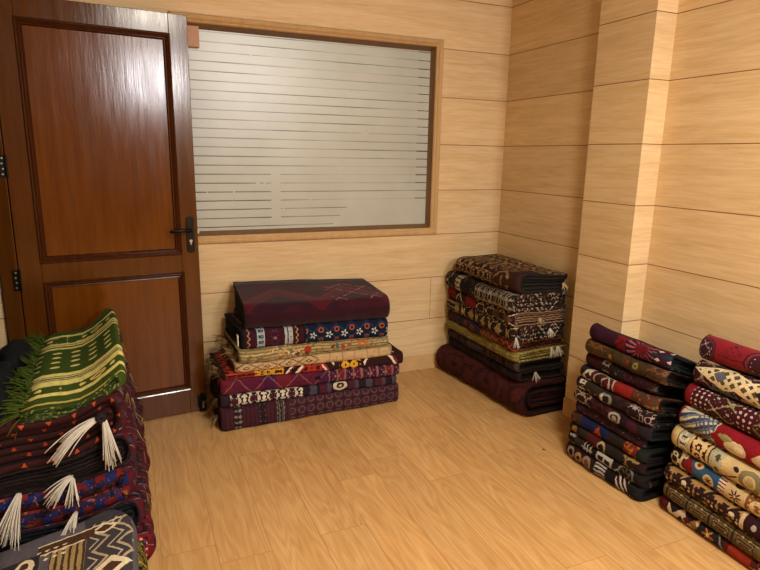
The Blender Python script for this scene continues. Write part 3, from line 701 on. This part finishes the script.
sl = ['dark rug with beige rings and pink stripes, on the floor beside the column', 'black rug with a white ladder motif, second from the bottom beside the column', 'dark rug with one amber blot, beneath the blue and orange one',
    'rug with a royal blue field and orange triangle beside the column', 'dim purple blue speckled rug in the stack beside the column', 'dark maroon rug with a white ring, two below the red banded one beside the column',
    'brown rug with white curled outlines, just below the bright red banded one', 'rug with a plain bright red band between white arcs beside the column', 'dark red rug with a grey-white motif, third from the top beside the column',
    'olive brown rug with orange specks, second from the top beside the column', 'purple rug with a pink rayed medallion, topmost beside the column']
for i, (lab, mt, ed) in enumerate(zip(sl, (s11, s10, s9, s8, s7, s6, s5, s4, s3, s2, s1), (e_dk, e_sc2, e_dk, e_dk, e_tl, e_tl, e_sc2, e_or, e_dk, e_or, e_tl))):
    lo, hi = lay(rz[i], rz[i+1])
    rug('folded_rug', lab, G3, (fx[i], -1.326), (fn[i], -1.326-fl[i]), (1.885, -1.32), (1.880, -1.326-fl[i]+.02), (0,)*4, (0,)*4, mt, ed, M_dark, 3 if i % 2 else 2, seed=i+51, zbf=lo, ztf=hi, bul=.95, e=.9, wob=.014, endj=.025, du=.015)

# ================= stack at the right edge of the picture
G4 = 'folded rugs stacked along the right wall nearest the camera'
q_b = [(0, 0), (.055, .0), (.133, .085), (.210, .165), (.293, .270), (.383, .365), (.474, .460), (.567, .568), (.672, .690), (.782, .785)]
q_b[1] = (.060, .050); q_b[2] = (.133, .120); q_b[3] = (.210, .196)
q_b = [(p[0], p[1], p[0]*.84, p[1]*.84) for p in q_b]
qz = stack(q_b, .004, 71)
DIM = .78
r1 = P('weave_crimson', '#84101f', (ell(.03, .0, .05, .055), '#340d1c'), (ell(.03, .0, .045, .05, .86), '#5e1a24'), (AND(ell(.03, 0, .035, .04), kil(.05, .05, 60, .56, 0, .03)), '#a99aa0'), (ell(.30, .0, .10, .075), '#3a0d1a'), (ell(.30, 0, .092, .068, .88), '#7a2430'), (AND(ell(.30, 0, .07, .05), kil(.09, .07, 44, .55, 2, .30)), '#ac98a0'), (win(.12, .19, AND(vb(.01, .07), kil(.06, .05, 60, .56))), '#3f0d1c'), (win(.09, .21, vb(-.004, .0)), '#3a0a12'), (AND(vb(.085, .9), spk(30, .55)), '#6c0d1b'), sheen=.05)
r2 = P('weave_cream_lattice', '#34141a', (kil(.11, .09, 40, .54, 0, .05, -.04), '#a58a80'), (kil(.11, .09, 40, .61, 0, .05, -.04), '#5e201c'), (AND(bar(.10, .20), lambda g, u, v: g.lt(v, -.012)), '#565c70'), (AND(bar(.10, .2), spk(45, .56)), '#34202a'),
       (dia(.15, .030, .145, .055), '#dcc79a'), (dia(.30, .010, .14, .060), '#dcc79a'), (AND(lambda g, u, v: g.m('MAXIMUM', dia(.15, .03, .125, .046)(g, u, v), dia(.30, .01, .12, .05)(g, u, v)), rdia(.044, .040, .014, .013, .01, .01)), '#5b4a2a'), (AND(lambda g, u, v: g.m('MAXIMUM', dia(.15, .03, .125, .046)(g, u, v), dia(.30, .01, .12, .05)(g, u, v)), rdia(.044, .040, .010, .009, .032, .03)), '#3b3c50'),
       (dia(.125, .03, .030, .026), '#5a5c66'), (dia(.305, .012, .030, .024), '#26202e'), (AND(bar(.22, .5), AND(vb(-.08, -.03), diag(.03, .006, 1.0))), '#b9a98c'), warp=.004)
r3 = P('weave_oxblood', '#3c0e16', (bar(-1, .045), '#7e1220'), (win(.045, .12, rell(.022, .022, .005, .006)), '#c9a8a4'), (win(.12, .24, lat(.12, .08, .10, .03)), '#8f8458'), (win(.12, .24, kil(.06, .05, 60, .60)), '#b3a69a'), (win(.24, .31, rell(.022, .022, .005, .006, .01, .01)), '#c2a09c'), (win(.31, .45, lat(.10, .06, .12)), '#726a3c'), (win(.31, .45, kil(.05, .04, 60, .6)), '#8a7a50'))
r4 = P('weave_leaf_red', '#86101c', (bar(.015, .175), '#c9ba94'), (AND(bar(.01, .17), AND(diag(.055, .012, -1.4), lambda g, u, v: g.lt(g.abs(v), .055))), '#36405c'), (AND(bar(.03, .17), diag(.055, .006, -1.4, .02)), '#5d6f80'), (AND(bar(.09, .17), diag(.02, .004, .6)), '#49536b'), (dia(.20, .0, .04, .05), '#86101c'), (ell(.265, -.01, .045, .03), '#cdbb92'), (ell(.22, .015, .03, .012), '#8f8a58'), (ell(.28, -.005, .02, .014), '#e2d3b0'), (dia(.36, -.01, .03, .03), '#c7b48a'), (dia(.41, .01, .03, .02), '#8f8a58'))
r5 = P('weave_cream_border', '#ccb27c', (bar(.045, .095), '#a8a284'), (win(.05, .09, kil(.045, .045, 60, .5)), '#ddd3b4'), (AND(bar(.055, .085), rbox(.2, .03, .012, .004, .07, .0)), '#2d2a26'), (bar(.043, .048), '#6a5a3c'), (bar(.105, .175), '#481014'), (win(.105, .175, kil(.07, .12, 40, .48, 4, .14)), '#d8bd84'), (bar(.19, .245), '#b3ac8c'), (win(.19, .245, kil(.05, .05, 60, .52, 2)), '#4a4638'), (bar(.187, .193), '#4a3a2a'), (AND(bar(.25, .31), zig(-.01, .03, .22, .004, .03)), '#362618'), (ell(.30, .02, .012, .010), '#2d2030'), (ell(.36, 0, .045, .045, .55), '#7d7454'), (ell(.36, 0, .016, .02), '#a99a68'), warp=.004)
r6 = P('weave_blue_medallions', '#2f5276', (bar(-1, .085), '#2a1a1c'), (win(-1, .085, kil(.09, .11, 34, .50, 7, .03, 0, .60)), '#cbb68c'), (AND(bar(.07, .135), dia(.097, .0, .028, .05)), '#7a1a18'), (bar(.058, .066), '#c7b58e'), (ell(.140, .030, .018, .015), '#c8ae80'), (ell(.140, .030, .008, .007), '#7a2a20'), (ell(.190, -.008, .024, .023), '#ccae78'), (flw(.5, .5, .017, 8, .190, -.008, 0), '#3a1620'), (ell(.205, .052, .02, .010), '#ccae78'), (bar(.24, .262), '#7e241c'), (AND(bar(.232, .262), rvb(.014, .004)), '#d3c5a8'), (bar(.262, .345), '#c9ae80'), (flw(.6, .6, .026, 8, .305, 0, .2), '#34201c'), (ell(.305, .05, .02, .014), '#4a2a24'), (ell(.305, -.045, .02, .014), '#4a2a24'), (bar(.345, .5), '#7d5226'), (AND(bar(.35, .5), rell(.075, .08, .028, .03, .39, 0, .5)), '#d0b487'), (AND(bar(.345, .5), rbox(.02, .02, .004, .004)), '#c3a673'), warp=.003)
r7 = P('weave_tan_floral', '#a07c4c', (kil(.105, .12, 30, .53, 9, .05), '#2c1414'), (AND(bar(-1, .36), flw(.105, .16, .020, 6, .03, -.012, .3)), '#24120f'), (AND(bar(-1, .36), rell(.105, .16, .006, .006, .03, -.012)), '#dac8a0'), (AND(bar(-1, .36), diag(.105, .009, -1.0, .085)), '#241212'), (AND(bar(-1, .36), rell(.21, .2, .012, .008, .11, .01)), '#d9c9a8'), (bar(.355, .37), '#c7b084'), (bar(.37, .9), '#2c0d12'), (win(.37, .9, ell(.41, .01, .01, .012)), '#a8a09a'), (win(.37, .9, spk(36, .66)), '#a09890'), warp=.004)
r8 = P('weave_khaki_boxes', '#5d4a2a', (rvb(.075, .003, .03), '#2c2114'), (rvb(.075, .002, .024), '#8a7444'), (win(-1, .42, rbox(.10, .2, .036, .024, .08)), '#2f2416'), (win(-1, .42, rbox(.10, .2, .031, .020, .08)), '#6a5632'), (win(-1, .42, AND(rbox(.10, .2, .028, .018, .08), rvb(.011, .0025))), '#241a12'), (win(-1, .42, rbar(.10, .005, .03)), '#2a1f14'), (win(-1, .42, kil(.10, .07, 60, .62, 0, .03)), '#a58c58'), (bar(-1, .02), '#79603a'), (bar(.43, .9), '#6a5526'), warp=.003)
r9 = P('weave_rust_zigzag', '#541016', (bar(.045, .20), '#241418'), (AND(bar(.05, .20), zig(.0, .022, .08, .016)), '#cbb49a'), (dia(.145, .0, .014, .02), '#5c1418'), (dia(.18, 0, .02, .024), '#8a6226'), (bar(.20, .31), '#1f1c1c'), (flw(.6, .6, .026, 6, .245, .0, 0), '#a8662a'), (ell(.245, 0, .008, .008), '#cdb88c'), (AND(bar(.28, .33), diag(.05, .004, .5)), '#8a8478'), (bar(.33, .42), '#8c2a16'), (bar(.42, .9), '#4a1714'), (win(.42, .9, spk(50, .58)), '#a88458'))
qx = [1.522, 1.518, 1.524, 1.535, 1.538, 1.552, 1.580, 1.602, 1.634]
ql = ['red and cream zigzag rug on the floor at the bottom of the right-hand stack', 'khaki rug with a row of dark outlined boxes, second from the bottom at right', 'tan floral rug with a dark maroon end, beneath the blue one at right',
    'rug with a blue field and cream medallions in the right-hand stack', 'cream rug with greenish white border bands in the right-hand stack', 'rug with blue and cream leaves on bright red, fourth from the top at right',
    'oxblood rug with pale dots and a bright red end, third from the top at right', 'maroon rug with a large cream lattice diamond, second from the top at right', 'plump crimson rug with dark round medallions, topmost at the right edge']
for i, (lab, mt) in enumerate(zip(ql, (r9, r8, r7, r6, r5, r4, r3, r2, r1))):
    lo, hi = lay(qz[i], qz[i+1])
    rug('folded_rug', lab, G4, (qx[i], -1.824-(.01 if i % 2 else 0)), (qx[i]-.02, -2.36), (1.885, -1.824), (1.885, -2.36), (0,)*4, (0,)*4, mt, e_maroon, M_dark, 2, seed=i+81, zbf=lo, ztf=hi, bul=.95, e=.95, wob=.006, du=.015)

# ================= tall stack in front of the door: folds face right, ends face the camera
G5 = 'folded rugs stacked in front of the door'
#  u=0 near end, u=1 far end; heights (near right, far right, near left, far left)
l_b = [(0, 0, 0, 0), (.125, .125, .100, .10), (.255, .25, .195, .20), (.385, .37, .325, .33), (.515, .48, .405, .42), (.675, .665, .570, .565), (.728, .715, .612, .60)]
lz0 = stack(l_b, .005, 91)
lz = [(lambda f_: (lambda t, s: f_(t, s)-f_(t, s)/.7*(.045*math.sin(PI*min(1, s*1.15))**1.5)))(f_) for f_ in lz0]
stroke = lambda sd: AND(lambda g, u, v: g.gt(g.noise(g.xyz(g.mul(u, 40.0), g.mul(v, 9.0), sd), 1.0, 2), .60), rbar(.02, .005))
red_side = lambda nm, base, sd: P(nm, base, (spk(26, .54, sd), '#5e1220'), (kil(.09, .08, 40, .56, sd), '#241220'), (kil(.07, .06, 50, .62, sd+3), '#33304a'), (AND(diag(.05, .0018, .7, .01), spk(30, .5, sd+5)), '#9a7a72'), (AND(stroke(sd), spk(22, .54, sd+9)), '#a89088'))
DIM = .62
l1 = red_side('weave_red_floor', '#7a1522', 1.0)
l2 = red_side('weave_navy_red', '#5a1420', 2.0)
l3 = red_side('weave_blue_red', '#4e1420', 3.0)
l4 = red_side('weave_black_red', '#56131c', 4.0)
l5 = red_side('weave_triangle_red', '#4a0f16', 5.0)
tri = lambda per, o, v0, v1: (lambda g, u, v: g.mul(g.rng(v, v0, v1), g.lt(g.abs(g.fr(u, per, o)), g.mul(g.sub(v1, v), .5))))
DIM = .85
d1 = P('edge_red_floral', '#981826', (rell(.05, .06, .012, .012, .0, .03), '#1d1418'), (rell(.026, .5, .006, .006, 0, .008), '#d8c9a8'), (rell(.05, .06, .006, .006, .0, .03), '#c98a4c'), (rell(.1, .06, .014, .01, .03, .015), '#3a4a6c'))
d2 = P('edge_navy_roll', '#12161f', (rvb(.014, .003), '#05070a'), (spk(60, .62), '#232c38'))
d3 = P('edge_blue_red', '#33141a', (rbox(.085, .09, .022, .020, .02, .02), '#18225a'), (rbox(.085, .07, .018, .016, .062, .045), '#141c48'), (rbox(.085, .06, .018, .016, .058, .008), '#6e1a1c'), (spk(26, .60), '#5c1a1c'), (kil(.085, .06, 60, .66, 2, .04), '#c0b4a2'), (spk(38, .66, 7), '#8a5024'), (spk(34, .62, 11), '#120c12'), warp=.010)
d4 = P('edge_black_roll', '#221a1a', (rvb(.012, .0025), '#090707'), (spk(40, .6), '#2a1718'))
d5 = P('edge_orange_triangles', '#33100f', (rvb(.052, .002, .0), '#140a0a'), (tri(.075, 0, .006, .024), '#b04a22'), (AND(vb(.028, .05), kil(.05, .2, 48, .58)), '#8a7a3c'), (rbox(.066, .5, .012, .006, .033, .037), '#1a0e0c'), warp=.003)
d5b = P('edge_orange_triangles_inner', '#2c0e0e', (tri(.085, .02, .010, .024), '#8c341a'), (AND(vb(.026, .05), kil(.06, .2, 48, .60)), '#6e6432'), warp=.003)
le = [-1.395, -1.36, -1.352, -1.350, -1.352]
xn = [-.464, -.478, -.508, -.496, -.512]
xf = [-.470, -.478, -.505, -.520, -.545]
XKL = -.958
lab5 = ['red floral rug on the floor at the bottom of the tall stack by the door', 'navy rug with a dark rolled end, second from the bottom of the tall stack', 'blue and red mosaic patterned rug with white tassels in the tall stack',
    'black-backed rug with a thick rolled end beneath the orange triangle rug', 'maroon rug with rows of orange triangles and a large white tassel, by the door']
left = []
for i, (lab, mt, ed, m_, inn) in enumerate(zip(lab5, (l1, l2, l3, l4, l5), (d1, d2, d3, d4, d5), (2, 3, 1, 4, 3), (M_dark,)*5)):
    lo, hi = lay(lz[i], lz[i+1])
    left.append(rug('folded_rug', lab, G5, (xn[i], le[i]), (xf[i], -.36), (XKL, le[i]+.01), (XKL, -.40), (0,)*4, (0,)*4, mt, ed, inn, m_, seed=i+101, zbf=lo, ztf=hi, bul=.8, e=.85, wob=.014, endj=.02, edge_in=d5b if i == 4 else None))
green = P('weave_green_yellow', '#3d5416', (spk(60, .56), '#2c4210'))
def stripes(*bands):
    return [(bar(a, b_), c_) for a, b_, c_ in bands]
YE = '#e6da82'; GD = '#223208'
gl = stripes((0, .03, '#31450f'), (.030, .048, '#b9ad58'), (.105, .140, YE), (.215, .270, YE), (.278, .288, '#d8cd84'), (.288, .296, GD), (.300, .312, '#e0d794'), (.320, .355, YE), (.355, .362, GD)) + \
     [(AND(bar(.385, .66), rell(.066, .070, .011, .018, .034, .0)), YE)] + \
     stripes((.690, .715, YE), (.722, .730, GD), (.734, .752, YE), (.762, .785, YE), (.895, .925, YE)) + [(AND(bar(.15, .21), AND(vb(.02, .9), kil(.09, .26, 24, .53, 2, .18, .12))), YE), (AND(bar(.79, .89), AND(vb(.02, .9), kil(.11, .26, 24, .53, 2, .84, .12))), YE)]
DIM = .9
M_green = K('weave_green_yellow_stripes', '#3a5014', gl, warp=.004, var=.25)
e_green = P('edge_green', '#2c3c10', (spk(70, .58), '#77804a'))
lo, hi = lay(lz[5], lz[6])
bl, blpos = rug('folded_blanket', 'green and yellow striped blanket with yellow dots, lying on top of the tall rug stack', None, (-.508, -1.352), (-.560, -.36), (-.835, -1.340), (-.872, -.42), (0,)*4, (0,)*4, M_green, e_green, e_green, 2, seed=140, zbf=lo, ztf=hi, bul=.8, e=.9, wob=.006, cat='blanket')
for k in range(22):
    t = (k+.5)/22
    p0 = Vector((lerp(-.828, -.868, t), lerp(-1.335, -.43, t), lz[6](t, .95)-.006))
    tassel(bl, 'fringe', p0, (-1, -.15*((k % 3)-1), .12), .075, 16, M_green_y, .05, .0022, 200+k, .25)
# white tassels of the rugs
def tz(i, x, off=0): 
    s = (xn[i]-x)/(xn[i]-XKL); return lz[i+1](0, s)+off
tassel(left[4][0], 'tassel', (-.605, -1.366, .575), (-.75, -.30, -.12), .155, 32, M_white, 0.022, .0023, 301, .45, 'white wool tassel')
tassel(left[4][0], 'tassel', (-.590, -1.370, .572), (.12, -.25, -1), .14, 28, M_white, 0.019, .0023, 302, .2, 'white wool tassel')
mb = MB()
for k in range(9):
    th = 2*PI*k/9; mb.tube([(-.598+.014*math.cos(th), -1.372, .578+.014*math.sin(th)), (-.598+.006*math.cos(th), -1.386, .578+.006*math.sin(th))], .007, 6)
mb.build('tassel_knot', M_dark, left[4][0], smooth=True)
tassel(left[2][0], 'tassel', (-.705, -1.362, .375), (-.6, -.3, -.25), .085, 25, M_white, 0.020, .0023, 303, .4, 'white wool tassel')
tassel(left[2][0], 'tassel', (-.70, -1.365, .37), (-.1, -.25, -1), .075, 25, M_white, 0.019, .0023, 304, .2, 'white wool tassel')
tassel(left[2][0], 'tassel', (-.86, -1.366, .345), (-.35, -.35, -.8), .13, 38, M_white, 0.027, .0023, 305, .3, 'white wool tassel')
tassel(left[2][0], 'tassel', (-.70, -1.385, .255), (-.35, -.6, -.45), .07, 25, M_white, 0.019, .0023, 306, .3, 'white wool tassel')
# fringe threads hanging down the fold side
for i in (1, 3, 4):
    for k in range(5):
        t = .10+.17*k
        tassel(left[i][0], 'fringe', (lerp(xn[i], xf[i], t)+.001, lerp(le[i], -.36, t), lerp(lz[i+1](t, 0), lz[i](t, 0), .45)), (.05, -.15, -1), .05, 5, M_straw_y, .02, .0012, 400+i*10+k, .05)

# black crumpled cloth at the left of the blanket
def lump(mb, cx, cy_, cz_, rx, ry, rz_, sd, nu=18, nv=12):
    vs, fs = [], []
    for i in range(nv+1):
        ph = -PI/2+PI*i/nv
        for k in range(nu):
            th = 2*PI*k/nu; d = Vector((math.cos(ph)*math.cos(th), math.cos(ph)*math.sin(th), math.sin(ph)))
            q = 1+.22*nz(d.x*1.7+sd, d.y*1.7, d.z*1.7)+.10*nz(d.x*5+sd, d.y*5, d.z*5)
            vs.append((cx+d.x*rx*q, cy_+d.y*ry*q, cz_+max(d.z*rz_*q, -rz_*.75)))
    for i in range(nv):
        for k in range(nu):
            k2 = (k+1) % nu; fs.append((i*nu+k, i*nu+k2, (i+1)*nu+k2, (i+1)*nu+k))
    mb.add(vs, fs)
M_blk = pile('black_cloth', '#0e0f12', [(spk(30, .6), '#17181c')], warp=0, var=.2)
mb = MB()
lump(mb, -.935, -.74, .625, .055, .13, .055, 1); lump(mb, -.94, -1.00, .625, .045, .12, .05, 3); lump(mb, -.93, -1.23, .615, .05, .11, .045, 5)
bk = mb.build('crumpled_cloth', M_blk, smooth=True)
tag(bk, 'crumpled black cloth on the rug stack beside the green fringe', 'cloth')

# ================= low pile in the lower left, in front of the tall stack
G6 = 'rugs of the low pile in the lower left corner'
k_b = [(0, 0, 0, 0), (.130, .130, .09, .09), (.255, .262, .165, .172)]
kz = stack(k_b, .003, 131)
DIM = .85
ky = P('weave_mustard', '#6a5a22', (kil(.08, .07, 40, .52), '#15120c'), (kil(.06, .06, 40, .60, 3), '#8a1c1c'), (spk(50, .62), '#b09a3c'))
BR, CRM, TAN = '#4a3020', '#e0d2b0', '#a4885a'
# pattern runs: u from near (0) to far (.80); v grows to the left over the top
kl = [ (AND(vb(.055, .20), bar(.0, 2)), '#3c383e'),
  (AND(AND(vb(.05, .185), bar(.56, .79)), lambda g, u, v: g.lt(g.abs(g.sub(g.fr(v, .075), g.mul(g.sub(g.abs(g.fr(u, .10)), .025), .9))), .006)), '#b0a080'),
  (AND(AND(vb(.05, .185), bar(.56, .79)), lambda g, u, v: g.lt(g.abs(g.sub(g.fr(v, .075, .03), g.mul(g.sub(g.abs(g.fr(u, .10)), .025), .9))), .0035)), '#beae90'),
  (AND(vb(.195, .30), bar(.0, .73)), TAN), (AND(AND(vb(.195, .30), bar(0, .73)), rvb(.020, .004)), '#3d3220'),
  (AND(vb(.20, .34), bar(.73, .775)), BR), (AND(AND(vb(.25, .34), bar(.69, .75)), rdia(.022, .026, .007, .009)), CRM), (AND(vb(.20, .34), rbar(5, .003, .73)), CRM), (AND(vb(.08, .34), rbar(5, .003, .778)), CRM),
  (dia(.752, .14, .028, .05), CRM), (dia(.752, .14, .018, .03), BR), (AND(vb(.17, .205), bar(.735, .775)), BR),
  (AND(vb(.33, .55), bar(.55, .74)), '#2b2730'), (ell(.70, .37, .035, .028), CRM), (ell(.70, .372, .02, .014), BR),
  (box(.63, .42, .06, .075), CRM), (box(.63, .42, .052, .066), BR), (box(.63, .42, .044, .054), CRM), (box(.63, .42, .037, .045), '#2b2730'), (dia(.63, .42, .016, .022), CRM),
  (dia(.545, .115, .05, .06), CRM), (dia(.545, .115, .025, .03), BR), (dia(.53, .25, .04, .06), CRM), (dia(.53, .25, .03, .045), '#2b2730')]
M_kilim = K('weave_grey_kilim', '#5a565e', kl, warp=.004, var=.22)
e_grey = P('edge_grey', '#4a4850', (spk(70, .55), '#2c2a30'))
lo, hi = lay(kz[0], kz[1])
rug('folded_rug', 'mustard and black rug under the grey kilim at the lower left', G6, (-.492, -2.25), (-.487, -1.405), (-.945, -2.25), (-.945, -1.408), (0,)*4, (0,)*4, ky, ky, M_dark, 2, seed=150, zbf=lo, ztf=hi, bul=.8, wob=.008)
lo, hi = lay(kz[1], kz[2])
rug('folded_rug', 'grey kilim with brown and cream geometric figures, lower left of the picture', G6, (-.520, -2.24), (-.512, -1.405), (-.945, -2.24), (-.945, -1.40), (0,)*4, (0,)*4, M_kilim, e_grey, M_dark, 2, seed=151, zbf=lo, ztf=hi, bul=.55, wob=.004, rc=.11)
# ------------------------------------------------------------------ lights
def area(name, loc, rot, sx, sy_, power, colr):
    l = bpy.data.lights.new(name, 'AREA'); l.shape = 'RECTANGLE'; l.size = sx; l.size_y = sy_; l.energy = power; l.color = colr
    o = bpy.data.objects.new(name, l); COL.objects.link(o); o.location = loc; o.rotation_euler = rot; return o
area('ceiling_lamp', (.55, -3.2, ZC-.03), (0, 0, 0), .5, .5, 72, (1, .93, .80))
gl_ = bpy.data.lights.new('globe_lamp', 'POINT'); gl_.energy = 250; gl_.color = (.98, .98, 1); gl_.shadow_soft_size = .32
go = bpy.data.objects.new('globe_lamp', gl_); COL.objects.link(go); go.location = (1.27, -5.7, 2.42)
area('hall_lamp', (.6, .85, ZC-.03), (0, 0, 0), .5, .5, 22, (.85, .95, 1))
wd = bpy.data.worlds.new('world'); S.world = wd; wd.use_nodes = True
wd.node_tree.nodes['Background'].inputs[0].default_value = (.03, .028, .025, 1)
S.view_settings.view_transform = 'Standard'; S.view_settings.look = 'None'
S.view_settings.gamma = 1; S.view_settings.use_curve_mapping = False
S.view_settings.exposure = 0.38
